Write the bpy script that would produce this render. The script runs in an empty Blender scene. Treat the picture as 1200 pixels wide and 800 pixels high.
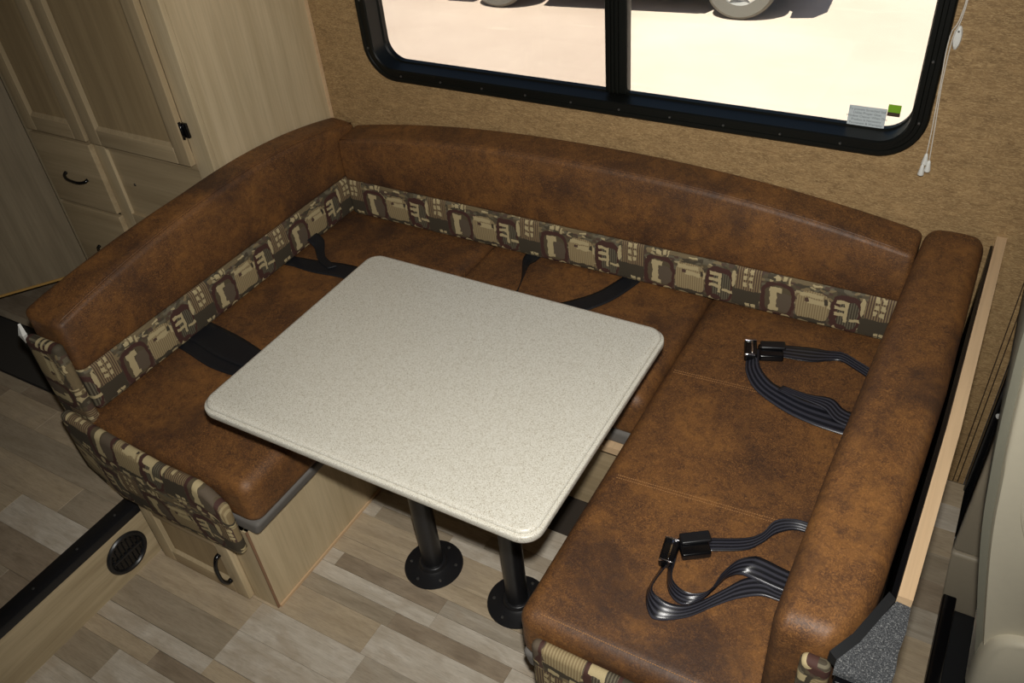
import bpy, bmesh, math, random
from mathutils import Vector, Matrix
random.seed(7)
S = bpy.context.scene
COL = S.collection

# ------------------------------------------------------------------ camera
cam = bpy.data.cameras.new('camera')
cam.sensor_width = 36.0
cam.lens = 30.093
cam.clip_start = 0.02
cam.clip_end = 200
camo = bpy.data.objects.new('camera', cam)
COL.objects.link(camo)
RX = (0.8674858414575289, 0.49059045292517905, -0.08239734443166677)
RY = (0.2553757058760749, -0.5813231335334619, -0.7725585176976132)
RZ = (-0.4269093155683294, 0.6491412958035442, -0.6295744708638337)
CP = (0.93384888, -1.10827871, 1.95137113)
camo.matrix_world = Matrix(((RX[0], -RY[0], -RZ[0], CP[0]), (RX[1], -RY[1], -RZ[1], CP[1]), (RX[2], -RY[2], -RZ[2], CP[2]), (0, 0, 0, 1)))
S.camera = camo

# ------------------------------------------------------------------ world, sun, flash, exposure
W = bpy.data.worlds.new('sky'); S.world = W
W.use_nodes = True
wn = W.node_tree.nodes; wl = W.node_tree.links
sky = wn.new('ShaderNodeTexSky'); sky.sky_type = 'NISHITA'; sky.sun_disc = False
sky.sun_elevation = math.radians(60); sky.sun_rotation = math.radians(170)
wl.new(sky.outputs[0], wn['Background'].inputs[0]); wn['Background'].inputs[1].default_value = 0.07
sun = bpy.data.lights.new('sun', 'SUN'); sun.energy = 6.6; sun.angle = math.radians(0.53); sun.color = (1, 0.94, 0.82)
suno = bpy.data.objects.new('sun', sun); COL.objects.link(suno)
suno.rotation_euler = Vector((0.12, 0.5, -0.86)).to_track_quat('-Z', 'Y').to_euler()
fl = bpy.data.lights.new('camera_flash', 'SPOT'); fl.energy = 157; fl.shadow_soft_size = 0.022
fl.spot_size = math.radians(104); fl.spot_blend = 1.0; fl.color = (1.0, 0.972, 0.915)
flo = bpy.data.objects.new('camera_flash', fl); COL.objects.link(flo)
flo.location = (0.925, -1.06, 2.045)
flo.rotation_euler = Vector(RZ).to_track_quat('-Z', 'Y').to_euler()
S.view_settings.view_transform = 'Standard'; S.view_settings.look = 'None'
S.view_settings.gamma = 1.0; S.view_settings.use_curve_mapping = False
S.view_settings.exposure = 0.0

# ------------------------------------------------------------------ material helpers
def s2l(r, g, b):
    f = lambda c: (c / 255 / 12.92) if c / 255 <= 0.04045 else ((c / 255 + 0.055) / 1.055) ** 2.4
    return (f(r), f(g), f(b), 1)
class NT:
    def __init__(s, name):
        s.m = bpy.data.materials.new(name); s.m.use_nodes = True
        s.t = s.m.node_tree; s.b = s.t.nodes['Principled BSDF']; s.out = s.t.nodes['Material Output']
    def n(s, typ, ins=None, **kw):
        x = s.t.nodes.new(typ)
        for k, v in kw.items(): setattr(x, k, v)
        for k, v in (ins or {}).items(): s.set(x.inputs[k], v)
        return x
    def set(s, sock, v):
        if isinstance(v, bpy.types.NodeSocket): s.t.links.new(v, sock)
        else: sock.default_value = v
    def math(s, op, a, b=0.0, c=0.0):
        x = s.n('ShaderNodeMath', {0: a, 1: b, 2: c}, operation=op); return x.outputs[0]
    def mix(s, f, a, b):
        x = s.n('ShaderNodeMix', None, data_type='RGBA')
        s.set(x.inputs[0], f); s.set(x.inputs[6], a); s.set(x.inputs[7], b); return x.outputs[2]
    def coord(s, kind='Object', scale=(1, 1, 1), rot=(0, 0, 0), loc=(0, 0, 0)):
        c = s.n('ShaderNodeTexCoord')
        mp = s.n('ShaderNodeMapping', {'Vector': c.outputs[kind], 'Scale': scale, 'Rotation': rot, 'Location': loc}); return mp.outputs[0]
    def noise(s, vec, scale, detail=4, rough=0.55, dist=0.0):
        x = s.n('ShaderNodeTexNoise', {'Vector': vec, 'Scale': scale, 'Detail': detail, 'Roughness': rough, 'Distortion': dist}); return x.outputs[0]
    def ramp(s, f, stops):
        x = s.n('ShaderNodeValToRGB', {0: f}); e = x.color_ramp.elements
        while len(e) < len(stops): e.new(0.5)
        for el, (p, c) in zip(e, stops): el.position = p; el.color = c
        return x.outputs[0]
    def bump(s, h, strength=0.3, dist=0.002):
        x = s.n('ShaderNodeBump', {'Height': h, 'Strength': strength, 'Distance': dist}); s.set(s.b.inputs['Normal'], x.outputs[0])
    def base(s, c, rough=0.5, **kw):
        s.set(s.b.inputs['Base Color'], c); s.set(s.b.inputs['Roughness'], rough)
        for k, v in kw.items(): s.set(s.b.inputs[k.replace('_', ' ')], v)
        return s
def plain(name, rgb, rough=0.5, **kw):
    t = NT(name)
    v = t.noise(t.coord(), 60, 3)
    c = t.mix(t.math('MULTIPLY', v, 0.25), s2l(*rgb), tuple(x * 0.72 for x in s2l(*rgb)[:3]) + (1,))
    t.base(c, rough, **kw); return t.m
def wood(name, light, dark, grain='Z', rough=0.5, contrast=1.0, warm=None):
    t = NT(name)
    sc = {'Z': (9, 9, 0.7), 'X': (0.7, 9, 9), 'Y': (9, 0.7, 9)}[grain]
    v = t.coord(scale=sc)
    a = t.noise(v, 2.2, 6, 0.6, 0.4)
    fine = {'Z': (90, 90, 3), 'X': (3, 90, 90), 'Y': (90, 3, 90)}[grain]
    b = t.noise(t.coord(scale=fine), 1.5, 4, 0.6)
    big = t.noise(t.coord(scale=(1.5, 1.5, 1.5)), 2.0, 2, 0.5)
    c1 = t.ramp(a, [(0.32, s2l(*dark)), (0.62, s2l(*light))])
    c2 = t.mix(t.math('MULTIPLY', t.ramp(b, [(0.45, (0, 0, 0, 1)), (0.75, (1, 1, 1, 1))]), 0.35), c1, s2l(*[x * 0.80 for x in dark]))
    c3 = t.mix(t.math('MULTIPLY', big, 0.35), c2, s2l(*(warm or light)))
    t.base(c3, rough); t.bump(b, 0.08, 0.001); return t.m

def leather_material():
    t = NT('distressed_brown_leather')
    v = t.coord()
    big = t.noise(v, 6.5, 6, 0.66, 0.8)
    mid = t.noise(v, 42, 6, 0.7, 0.6)
    streak = t.noise(t.coord(scale=(1, 1, 1.6), rot=(0.6, 0.5, 0.9)), 130, 5, 0.75, 2.2)
    c = t.ramp(big, [(0.30, s2l(70, 46, 30)), (0.50, s2l(101, 67, 38)), (0.70, s2l(130, 88, 46))])
    c = t.mix(t.ramp(mid, [(0.46, (0, 0, 0, 1)), (0.66, (0.7, 0.7, 0.7, 1))]), c, s2l(62, 40, 27))
    c = t.mix(t.ramp(streak, [(0.47, (0, 0, 0, 1)), (0.66, (0.75, 0.75, 0.75, 1))]), c, s2l(160, 110, 60))
    dark = t.noise(t.coord(loc=(3, 5, 1)), 4.2, 5, 0.65, 0.5)
    c = t.mix(t.ramp(dark, [(0.48, (0, 0, 0, 1)), (0.66, (0.7, 0.7, 0.7, 1))]), c, s2l(52, 37, 31))
    fine = t.noise(v, 300, 3, 0.6)
    t.base(c, t.ramp(mid, [(0.3, (0.50, 0.50, 0.50, 1)), (0.7, (0.62, 0.62, 0.62, 1))]), Specular_IOR_Level=0.5)
    h = t.math('ADD', t.math('MULTIPLY', fine, 0.5), mid); t.bump(h, 0.4, 0.002)
    return t.m

def fabric_material():
    """flat woven print: maroon rings, beige ladders and olive blocks repeating every 0.33 m"""
    t = NT('patterned_upholstery_print')
    uv = t.n('ShaderNodeTexCoord').outputs['UV']
    sp = t.n('ShaderNodeSeparateXYZ', {0: uv})
    wob = t.noise(uv, 55, 2, 0.5)
    wv = t.math('MULTIPLY', t.math('SUBTRACT', wob, 0.5), 0.012)
    vr = t.math('DIVIDE', sp.outputs[1], 0.14)
    row = t.math('FLOOR', vr)
    v = t.math('MULTIPLY', t.math('FRACT', vr), 0.14)
    uo = t.math('ADD', sp.outputs[0], t.math('MULTIPLY', row, 0.142))
    u = t.math('MULTIPLY', t.math('FRACT', t.math('DIVIDE', t.math('ADD', uo, 10.0), 0.33)), 0.33)
    p = t.n('ShaderNodeCombineXYZ', {0: t.math('ADD', u, wv), 1: t.math('SUBTRACT', v, wv), 2: 0.0}).outputs[0]
    OL = s2l(92, 80, 58); TAN = s2l(146, 126, 90); BG = s2l(198, 180, 136); MR = s2l(72, 40, 34); DK = s2l(66, 58, 44); BR = s2l(84, 60, 50); GR = s2l(112, 104, 84)
    st = t.noise(t.n('ShaderNodeMapping', {'Vector': uv, 'Scale': (20, 220, 1)}).outputs[0], 1.5, 2)
    c = t.mix(st, OL, GR)
    vo = t.n('ShaderNodeTexVoronoi', {'Vector': t.n('ShaderNodeMapping', {'Vector': uv, 'Scale': (1, 1.7, 1)}).outputs[0], 'Scale': 85.0, 'Randomness': 0.85}, distance='CHEBYCHEV', voronoi_dimensions='2D')
    cell = t.n('ShaderNodeSeparateColor', {0: vo.outputs['Color']}).outputs[0]
    ro = t.n('ShaderNodeValToRGB', {0: cell}); ro.color_ramp.interpolation = 'CONSTANT'; e_ = ro.color_ramp.elements
    for pos, cc in ((0.0, DK), (0.22, OL), (0.45, BR), (0.6, GR), (0.78, TAN), (0.92, BG)):
        el = e_[0] if pos == 0.0 else (e_[1] if pos == 0.22 else e_.new(pos)); el.position = pos; el.color = cc
    c = t.mix(0.8, c, ro.outputs[0])
    def rect(c, cx, cy, hw, hh, colr):
        d = t.n('ShaderNodeVectorMath', {0: p, 1: (cx, cy, 0)}, operation='SUBTRACT').outputs[0]
        d = t.n('ShaderNodeVectorMath', {0: d}, operation='ABSOLUTE').outputs[0]
        d = t.n('ShaderNodeVectorMath', {0: d, 1: (hw, hh, 1)}, operation='DIVIDE').outputs[0]
        q = t.n('ShaderNodeSeparateXYZ', {0: d})
        m = t.math('LESS_THAN', t.math('MAXIMUM', q.outputs[0], q.outputs[1]), 1.0)
        return t.mix(m, c, colr)
    def oval(c, cx, cy, hw, hh, colr, e=3.5):
        d = t.n('ShaderNodeVectorMath', {0: p, 1: (cx, cy, 0)}, operation='SUBTRACT').outputs[0]
        d = t.n('ShaderNodeVectorMath', {0: d}, operation='ABSOLUTE').outputs[0]
        d = t.n('ShaderNodeVectorMath', {0: d, 1: (hw, hh, 1)}, operation='DIVIDE').outputs[0]
        q = t.n('ShaderNodeSeparateXYZ', {0: d})
        m = t.math('LESS_THAN', t.math('ADD', t.math('POWER', q.outputs[0], e), t.math('POWER', q.outputs[1], e)), 1.0)
        return t.mix(m, c, colr)
    stripes = t.math('GREATER_THAN', t.math('SINE', t.math('MULTIPLY', u, 1000.0)), 0.1)
    for e in ((.10, .131, .05, .008, t.mix(st, TAN, OL)), (.04, .124, .007, .005, BG), (.058, .126, .005, .007, BG), (.07, .122, .002, .01, BG), (.14, .127, .012, .002, BG)): c = rect(c, *e)
    # ring with a beige bar and brown lobe
    c = rect(c, .045, .03, .047, .032, BR); c = oval(c, .045, .06, .045, .053, MR); c = oval(c, .046, .06, .034, .042, OL)
    c = oval(c, .063, .055, .02, .03, t.mix(0.5, BR, GR), 2.5); c = rect(c, .034, .062, .009, .034, BG); c = rect(c, .038, .09, .016, .008, BG); c = rect(c, .036, .03, .013, .006, BG)
    c = oval(c, .03, .008, .007, .008, BG); c = oval(c, .07, .009, .013, .009, BG, 2); c = oval(c, .073, .006, .009, .006, DK, 2)
    # banded beige lobe
    c = oval(c, .135, .062, .042, .048, t.mix(stripes, TAN, t.mix(0.5, TAN, BG))); c = rect(c, .128, .098, .03, .006, BG); c = rect(c, .142, .08, .022, .007, BG)
    for e in ((.118, .083, .006, .005, BR), (.166, .086, .004, .008, DK), (.174, .08, .003, .011, BG), (.135, .018, .042, .007, DK), (.116, .009, .012, .005, BG), (.163, .011, .010, .006, BG), (.17, .004, .004, .006, BG)): c = rect(c, *e)
    # hooked ring with ladder
    c = oval(c, .217, .064, .038, .056, MR); c = oval(c, .223, .06, .025, .043, t.mix(stripes, DK, GR))
    for e in ((.204, .097, .014, .005, BG), (.204, .079, .015, .005, BG), (.205, .060, .016, .005, BG), (.218, .07, .004, .032, BG), (.247, .05, .02, .004, BG)): c = rect(c, *e)
    c = oval(c, .255, .095, .006, .026, BG, 2); c = oval(c, .205, .014, .016, .009, BG, 2); c = oval(c, .21, .02, .014, .009, MR, 2)
    # striped block with dashes above an olive block
    c = rect(c, .295, .095, .033, .042, t.mix(stripes, TAN, BR)); c = rect(c, .292, .04, .038, .026, DK)
    for i in range(2):
        for j in range(3): c = rect(c, .286 + .016 * i, .125 - .02 * j, .005, .0065, BG)
        for j in range(2): c = rect(c, .298 + .015 * i, .02 - .013 * j, .006, .0045, BG)
    weave = t.noise(uv, 900, 2, 0.6)
    c = t.mix(t.math('MULTIPLY', weave, 0.35), c, DK)
    t.base(c, 0.8); t.bump(weave, 0.25, 0.001)
    return t.m

def speckle_material():
    t = NT('cream_speckled_laminate')
    v = t.coord()
    a = t.noise(v, 640, 2, 0.6); b = t.noise(t.coord(loc=(4, 2, 9)), 420, 2, 0.6)
    c = t.ramp(a, [(0.36, s2l(150, 138, 116)), (0.44, s2l(206, 202, 188)), (0.62, s2l(214, 211, 200)), (0.7, s2l(228, 226, 218))])
    c = t.mix(t.ramp(b, [(0.66, (0, 0, 0, 1)), (0.72, (0.75, 0.75, 0.75, 1))]), c, s2l(128, 108, 84))
    t.base(c, 0.34); return t.m

def wallpaper_material():
    t = NT('brown_fibrous_wallcovering')
    v = t.coord(scale=(1, 1, 2.6))
    a = t.noise(v, 16, 5, 0.65, 1.2); b = t.noise(t.coord(scale=(1, 1, 4)), 55, 5, 0.7, 2.0)
    c = t.ramp(a, [(0.3, s2l(120, 94, 60)), (0.7, s2l(158, 128, 86))])
    c = t.mix(t.ramp(b, [(0.45, (0, 0, 0, 1)), (0.66, (0.8, 0.8, 0.8, 1))]), c, s2l(196, 166, 118))
    b2 = t.noise(t.coord(scale=(1, 1, 3), loc=(7, 1, 3)), 70, 4, 0.7, 2.5)
    c = t.mix(t.ramp(b2, [(0.5, (0, 0, 0, 1)), (0.75, (0.55, 0.55, 0.55, 1))]), c, s2l(98, 72, 44))
    t.base(c, 0.75); t.bump(b, 0.25, 0.002); return t.m

def plank_material(name, light, dark, k):
    t = NT(name)
    info = t.n('ShaderNodeObjectInfo')
    off = t.n('ShaderNodeCombineXYZ', {0: t.math('MULTIPLY', info.outputs['Random'], 37.0), 1: t.math('MULTIPLY', info.outputs['Random'], 91.0), 2: 0.0}).outputs[0]
    co = t.n('ShaderNodeTexCoord').outputs['Object']
    mp = t.n('ShaderNodeMapping', {'Vector': t.n('ShaderNodeVectorMath', {0: co, 1: off}, operation='ADD').outputs[0], 'Scale': (3.5, 26, 1)}).outputs[0]
    a = t.noise(mp, 1.6, 6, 0.65, 0.5)
    fn = t.n('ShaderNodeMapping', {'Vector': mp, 'Scale': (4, 7, 1)}).outputs[0]
    b = t.noise(fn, 2.0, 4, 0.7, 0.3)
    c = t.ramp(a, [(0.26, s2l(*dark)), (0.74, s2l(*light))])
    blot = t.noise(t.n('ShaderNodeMapping', {'Vector': mp, 'Scale': (1.4, 0.35, 1)}).outputs[0], 1.3, 4, 0.6, 0.8)
    c = t.mix(t.ramp(blot, [(0.45, (0, 0, 0, 1)), (0.65, (0.6, 0.6, 0.6, 1))]), c, s2l(168, 152, 130))
    c = t.mix(t.ramp(b, [(0.48, (0, 0, 0, 1)), (0.75, (0.55, 0.55, 0.55, 1))]), c, s2l(*[x * 0.74 for x in dark]))
    t.base(c, 0.5, Specular_IOR_Level=0.7); t.bump(b, 0.06, 0.001); return t.m

def webbing_material():
    t = NT('grey_black_seat_belt_webbing')
    uv = t.n('ShaderNodeTexCoord').outputs['UV']; sp = t.n('ShaderNodeSeparateXYZ', {0: uv})
    w = t.math('SINE', t.math('MULTIPLY', sp.outputs[1], 25.0))
    c = t.ramp(t.math('MULTIPLY_ADD', w, 0.5, 0.5), [(0.3, s2l(24, 24, 29)), (0.85, s2l(58, 58, 66))])
    f = t.math('SINE', t.math('MULTIPLY', sp.outputs[0], 3000.0))
    t.base(c, 0.3); t.bump(t.math('ADD', w, t.math('MULTIPLY', f, 0.2)), 0.12, 0.001); return t.m

def ground_material():
    t = NT('pale_sandy_concrete')
    a = t.noise(t.coord(), 0.8, 5, 0.6); b = t.noise(t.coord(scale=(0.3, 2.5, 1)), 3, 5, 0.7)
    c = t.ramp(a, [(0.3, s2l(211, 193, 177)), (0.7, s2l(225, 208, 192))])
    c = t.mix(t.ramp(b, [(0.62, (0, 0, 0, 1)), (0.75, (0.5, 0.5, 0.5, 1))]), c, s2l(236, 226, 208))
    t.base(c, 0.9); return t.m

def glass_material(name, tint, refl=0.06):
    t = NT(name); t.t.nodes.remove(t.b)
    tr = t.n('ShaderNodeBsdfTransparent', {0: tint}); gl = t.n('ShaderNodeBsdfGlossy', {0: (1, 1, 1, 1), 'Roughness': 0.01})
    mx = t.n('ShaderNodeMixShader', {0: refl, 1: tr.outputs[0], 2: gl.outputs[0]})
    t.t.links.new(mx.outputs[0], t.out.inputs[0]); return t.m

def carpet_material():
    t = NT('grey_flecked_carpet')
    a = t.noise(t.coord(), 480, 2, 0.7)
    c = t.ramp(a, [(0.4, s2l(48, 50, 53)), (0.6, s2l(92, 94, 96)), (0.72, s2l(165, 165, 162))])
    t.base(c, 0.95); t.bump(a, 0.6, 0.003); return t.m

M = dict(
    leather=leather_material(), fabric=fabric_material(), speckle=speckle_material(), wallpaper=wallpaper_material(),
    oak=wood('pale_grey_oak_upright', (204, 185, 150), (180, 161, 126), 'Z', 0.45), oak_in=wood('brown_grey_oak_door_panel', (170, 148, 112), (144, 123, 90), 'Z', 0.5), oak_f=wood('grey_oak_door_frame', (182, 162, 128), (158, 138, 106), 'Z', 0.5), oak_x=wood('pale_grey_oak_crosswise', (184, 164, 130), (158, 138, 106), 'X', 0.45),
    oak_y=wood('pale_grey_oak_lengthwise', (194, 176, 142), (158, 140, 108), 'Y', 0.5),
    ash=wood('greyed_oak_tall_panel', (142, 128, 104), (116, 103, 82), 'Z', 0.5), board=wood('light_tan_board', (214, 184, 146), (202, 170, 132), 'Y', 0.55),
    edge=plain('reddish_edge_band', (140, 106, 80), 0.6), amber=plain('amber_edge_strip', (190, 150, 84), 0.5),
    black=plain('black_powder_coat', (26, 26, 28), 0.35), gloss=plain('black_gloss_plastic', (14, 14, 16), 0.18), rubber=plain('black_rubber', (22, 23, 25), 0.6),
    frame=plain('black_anodised_frame', (17, 18, 15), 0.42, Specular_IOR_Level=0.25), steel=plain('dull_steel', (140, 140, 138), 0.3, Metallic=0.9), chrome=plain('chrome', (210, 210, 214), 0.12, Metallic=1.0),
    webbing=webbing_material(), darkweb=plain('black_belt_webbing', (20, 22, 27), 0.55), ground=ground_material(),
    glass=glass_material('clear_window_glass', (0.97, 0.98, 0.97, 1), 0.02), screened=glass_material('screened_window_glass', (0.84, 0.83, 0.82, 1), 0.02),
    carpet=carpet_material(), greybase=plain('grey_backing_cloth', (108, 104, 99), 0.8), white=plain('white_plastic', (226, 226, 220), 0.4), cord=plain('white_cotton_cord', (214, 206, 194), 0.8),
    paper=plain('grey_white_paper', (196, 204, 206), 0.7), ink=plain('grey_ink', (112, 122, 126), 0.8), green=plain('lime_green_print', (126, 176, 30), 0.6), brownink=plain('brown_print', (66, 50, 36), 0.6),
    darkbrown=plain('dark_brown_patch', (46, 43, 38), 0.9), thread=plain('tan_thread', (168, 122, 76), 0.7), beige=plain('beige_vinyl', (228, 220, 196), 0.45), pillar=plain('taupe_pillar_plastic', (176, 164, 142), 0.5), greycloth=plain('grey_speckled_cloth', (140, 138, 122), 0.9),
    cream=plain('cream_panel', (150, 140, 122), 0.7), darkfloor=plain('black_cab_mat', (24, 24, 24), 0.8), sub=plain('dark_underlay', (52, 44, 36), 0.9),
    carpaint=plain('silver_car_paint', (170, 174, 180), 0.25, Metallic=0.4), carglass=plain('dark_car_glass', (20, 24, 28), 0.08), tyre=plain('dusty_tyre_rubber', (104, 102, 96), 0.85), alloy=plain('bright_alloy', (206, 206, 204), 0.3, Metallic=0.5),
)
PL = [plank_material('plank_light', (214, 205, 190), (176, 164, 145), 0), plank_material('plank_tan', (196, 178, 150), (158, 140, 114), 1), plank_material('plank_greige', (174, 160, 138), (138, 124, 103), 2),
      plank_material('plank_grey', (190, 179, 162), (148, 137, 119), 3), plank_material('plank_dark', (160, 143, 121), (124, 109, 90), 4)]

# ------------------------------------------------------------------ object helpers
def link(name, me, mat=None, parent=None, smooth=True):
    o = bpy.data.objects.new(name, me); COL.objects.link(o)
    if mat is not None and not me.materials: me.materials.append(mat)
    if smooth and hasattr(me, 'polygons'):
        me.polygons.foreach_set('use_smooth', [True] * len(me.polygons))
    if parent is not None:
        o.parent = parent; o.matrix_parent_inverse = parent.matrix_world.inverted() if parent.type != 'EMPTY' else Matrix.Translation(parent.location).inverted() if not any(parent.rotation_euler) else Matrix.Identity(4)
    return o
def mesh(name, V, F, mat=None, parent=None, smooth=False, uvs=None):
    me = bpy.data.meshes.new(name); me.from_pydata([tuple(v) for v in V], [], F); me.update()
    bm = bmesh.new(); bm.from_mesh(me); bmesh.ops.recalc_face_normals(bm, faces=bm.faces); bm.to_mesh(me); bm.free()
    if uvs:
        ul = me.uv_layers.new(name='UVMap')
        for lp in me.loops: ul.data[lp.index].uv = uvs[lp.vertex_index]
    o = link(name, me, mat, parent, smooth); return o
def thing(name, loc, label=None, cat=None, group=None, kind=None, rotz=0.0):
    e = bpy.data.objects.new(name, None); COL.objects.link(e); e.location = loc; e.rotation_euler[2] = rotz; e.empty_display_size = 0.05
    return tag(e, label, cat, group, kind)
def tag(o, label=None, cat=None, group=None, kind=None):
    if label: o['label'] = label
    if cat: o['category'] = cat
    if group: o['group'] = group
    if kind: o['kind'] = kind
    return o
def auto_smooth(o, ang=35):
    me = o.data; bm = bmesh.new(); bm.from_mesh(me)
    for e in bm.edges: e.smooth = len(e.link_faces) == 2 and e.calc_face_angle(0) < math.radians(ang)
    for f in bm.faces: f.smooth = True
    bm.to_mesh(me); bm.free(); return o
def softbox(name, lo, hi, r, mat, parent=None, n=(6, 6, 4), fn=None, uv=None, k=4):
    lo = Vector(lo); hi = Vector(hi); r = min(r, *[(hi[i] - lo[i]) / 2 * 0.98 for i in range(3)])
    ax = []
    for i in range(3):
        a = [lo[i] + r - r * math.tan(math.radians(45 - 45 * j / k)) for j in range(k)]
        b = [lo[i] + r + (hi[i] - lo[i] - 2 * r) * j / n[i] for j in range(n[i] + 1)]
        c = [hi[i] - r + r * math.tan(math.radians(45 * (j + 1) / k)) for j in range(k)]
        ax.append(a + b + c)
    V = []; F = []; idx = {}
    def vid(p):
        key = (round(p[0], 6), round(p[1], 6), round(p[2], 6))
        if key not in idx:
            q = Vector([min(max(p[i], lo[i] + r), hi[i] - r) for i in range(3)]); d = Vector(p) - q
            w = q + d.normalized() * r
            idx[key] = len(V); V.append(w)
        return idx[key]
    for d in range(3):
        u, v = (d + 1) % 3, (d + 2) % 3
        for side in (lo[d], hi[d]):
            for i in range(len(ax[u]) - 1):
                for j in range(len(ax[v]) - 1):
                    q = []
                    for a, b in ((i, j), (i + 1, j), (i + 1, j + 1), (i, j + 1)):
                        p = [0, 0, 0]; p[d] = side; p[u] = ax[u][a]; p[v] = ax[v][b]; q.append(vid(p))
                    if len(set(q)) == 4: F.append(q)
    uvs = [uv(p) for p in V] if uv else None
    if fn: V = [Vector(fn(p)) for p in V]
    return mesh(name, V, F, mat, parent, True, uvs)
def box(name, lo, hi, mat, parent=None, bev=0.0):
    if bev > 0:
        return auto_smooth(softbox(name, lo, hi, bev, mat, parent, (1, 1, 1), k=2), 60)
    x0, y0, z0 = lo; x1, y1, z1 = hi
    V = [(x, y, z) for x in (x0, x1) for y in (y0, y1) for z in (z0, z1)]
    F = [(0, 1, 3, 2), (4, 6, 7, 5), (0, 4, 5, 1), (2, 3, 7, 6), (0, 2, 6, 4), (1, 5, 7, 3)]
    return mesh(name, V, F, mat, parent)
def catmull(P, n=8):
    P = [Vector(p) for p in P]; Q = [2 * P[0] - P[1]] + P + [2 * P[-1] - P[-2]]; out = []
    for i in range(1, len(Q) - 2):
        a, b, c, d = Q[i - 1:i + 3]
        for j in range(n):
            t = j / n; out.append(0.5 * (2 * b + (c - a) * t + (2 * a - 5 * b + 4 * c - d) * t * t + (3 * b - a - 3 * c + d) * t ** 3))
    out.append(P[-1]); return out
def tube(name, pts, r, mat, parent=None, seg=8, cap=True):
    pts = [Vector(p) for p in pts]; V = []; F = []; up = Vector((0.13, 0.31, 0.94)).normalized()
    rr = r if isinstance(r, (list, tuple)) else [r] * len(pts)
    for i, p in enumerate(pts):
        t = (pts[min(i + 1, len(pts) - 1)] - pts[max(i - 1, 0)]).normalized()
        a = t.cross(up);
        if a.length < 1e-3: a = t.cross(Vector((1, 0, 0)))
        a.normalize(); b = t.cross(a)
        for s in range(seg):
            w = 2 * math.pi * s / seg; V.append(p + (a * math.cos(w) + b * math.sin(w)) * rr[i])
    for i in range(len(pts) - 1):
        for s in range(seg):
            F.append((i * seg + s, i * seg + (s + 1) % seg, (i + 1) * seg + (s + 1) % seg, (i + 1) * seg + s))
    if cap: F.append(tuple(range(seg))); F.append(tuple(range((len(pts) - 1) * seg, len(pts) * seg)))
    return mesh(name, V, F, mat, parent, True)
def lathe(name, prof, c, mat, parent=None, seg=32, axis='Z', caps=(True, True)):
    V = []; F = []
    for r, h in prof:
        for s in range(seg):
            w = 2 * math.pi * s / seg; a, b = r * math.cos(w), r * math.sin(w)
            p = {'Z': (a, b, h), 'X': (h, a, b), 'Y': (a, h, b)}[axis]
            V.append((c[0] + p[0], c[1] + p[1], c[2] + p[2]))
    n = len(prof)
    for i in range(n - 1):
        for s in range(seg): F.append((i * seg + s, i * seg + (s + 1) % seg, (i + 1) * seg + (s + 1) % seg, (i + 1) * seg + s))
    if caps[0]: F.append(tuple(range(seg)))
    if caps[1]: F.append(tuple(range((n - 1) * seg, n * seg)))
    return auto_smooth(mesh(name, V, F, mat, parent, True), 40)
def ribbon(name, A, B, mat, parent=None, th=0.0016, sub=6, across=6):
    A = catmull(A, sub); B = catmull(B, sub); n = len(A); V = []; F = []; U = []; L = 0.0
    rows = []
    for i in range(n):
        if i: L += ((A[i] + B[i]) / 2 - (A[i - 1] + B[i - 1]) / 2).length
        t = ((A[min(i + 1, n - 1)] + B[min(i + 1, n - 1)]) - (A[max(i - 1, 0)] + B[max(i - 1, 0)])).normalized()
        w = B[i] - A[i]; nn = t.cross(w); nn = nn.normalized() if nn.length > 1e-9 else Vector((0, 0, 1))
        if nn.z < 0 and abs(nn.z) > 0.2: nn = -nn
        rows.append((A[i], w, nn, L))
    for side in (0.5, -0.5):
        for a, w, nn, l in rows:
            for j in range(across + 1):
                V.append(a + w * (j / across) + nn * th * side); U.append((l, j / across))
    m = across + 1; o = n * m
    for i in range(n - 1):
        for j in range(across):
            F.append((i * m + j, i * m + j + 1, (i + 1) * m + j + 1, (i + 1) * m + j)); F.append((o + i * m + j, o + (i + 1) * m + j, o + (i + 1) * m + j + 1, o + i * m + j + 1))
        for j in (0, across): F.append((i * m + j, (i + 1) * m + j, o + (i + 1) * m + j, o + i * m + j))
    for i in (0, n - 1):
        for j in range(across): F.append((i * m + j, i * m + j + 1, o + i * m + j + 1, o + i * m + j))
    return mesh(name, V, F, mat, parent, True, U)
def prism(name, poly, z0, z1, mat, parent=None):
    n = len(poly); V = [(x, y, z0) for x, y in poly] + [(x, y, z1) for x, y in poly]
    F = [tuple(range(n)), tuple(range(n, 2 * n))] + [(i, (i + 1) % n, n + (i + 1) % n, n + i) for i in range(n)]
    return mesh(name, V, F, mat, parent)
def rrect(x0, x1, z0, z1, r, seg=8):
    P = []
    for cx, cz, a0 in ((x1 - r, z1 - r, 0), (x0 + r, z1 - r, 90), (x0 + r, z0 + r, 180), (x1 - r, z0 + r, 270)):
        for i in range(seg + 1):
            a = math.radians(a0 + 90 * i / seg); P.append((cx + r * math.cos(a), cz + r * math.sin(a)))
    return P
def loops(name, LL, mat, parent=None, close=True, capA=False, capB=False, smooth=35, ring=True):
    n = len(LL[0]); V = [v for L in LL for v in L]; F = []
    for i in range(len(LL) - 1 + (1 if close else 0)):
        a = i * n; b = ((i + 1) % len(LL)) * n
        for s in range(n): F.append((a + s, a + (s + 1) % n, b + (s + 1) % n, b + s))
    if capA: F.append(tuple(range(n)))
    if capB: F.append(tuple(range((len(LL) - 1) * n, len(LL) * n)))
    return auto_smooth(mesh(name, V, F, mat, parent, True), smooth)
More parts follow.
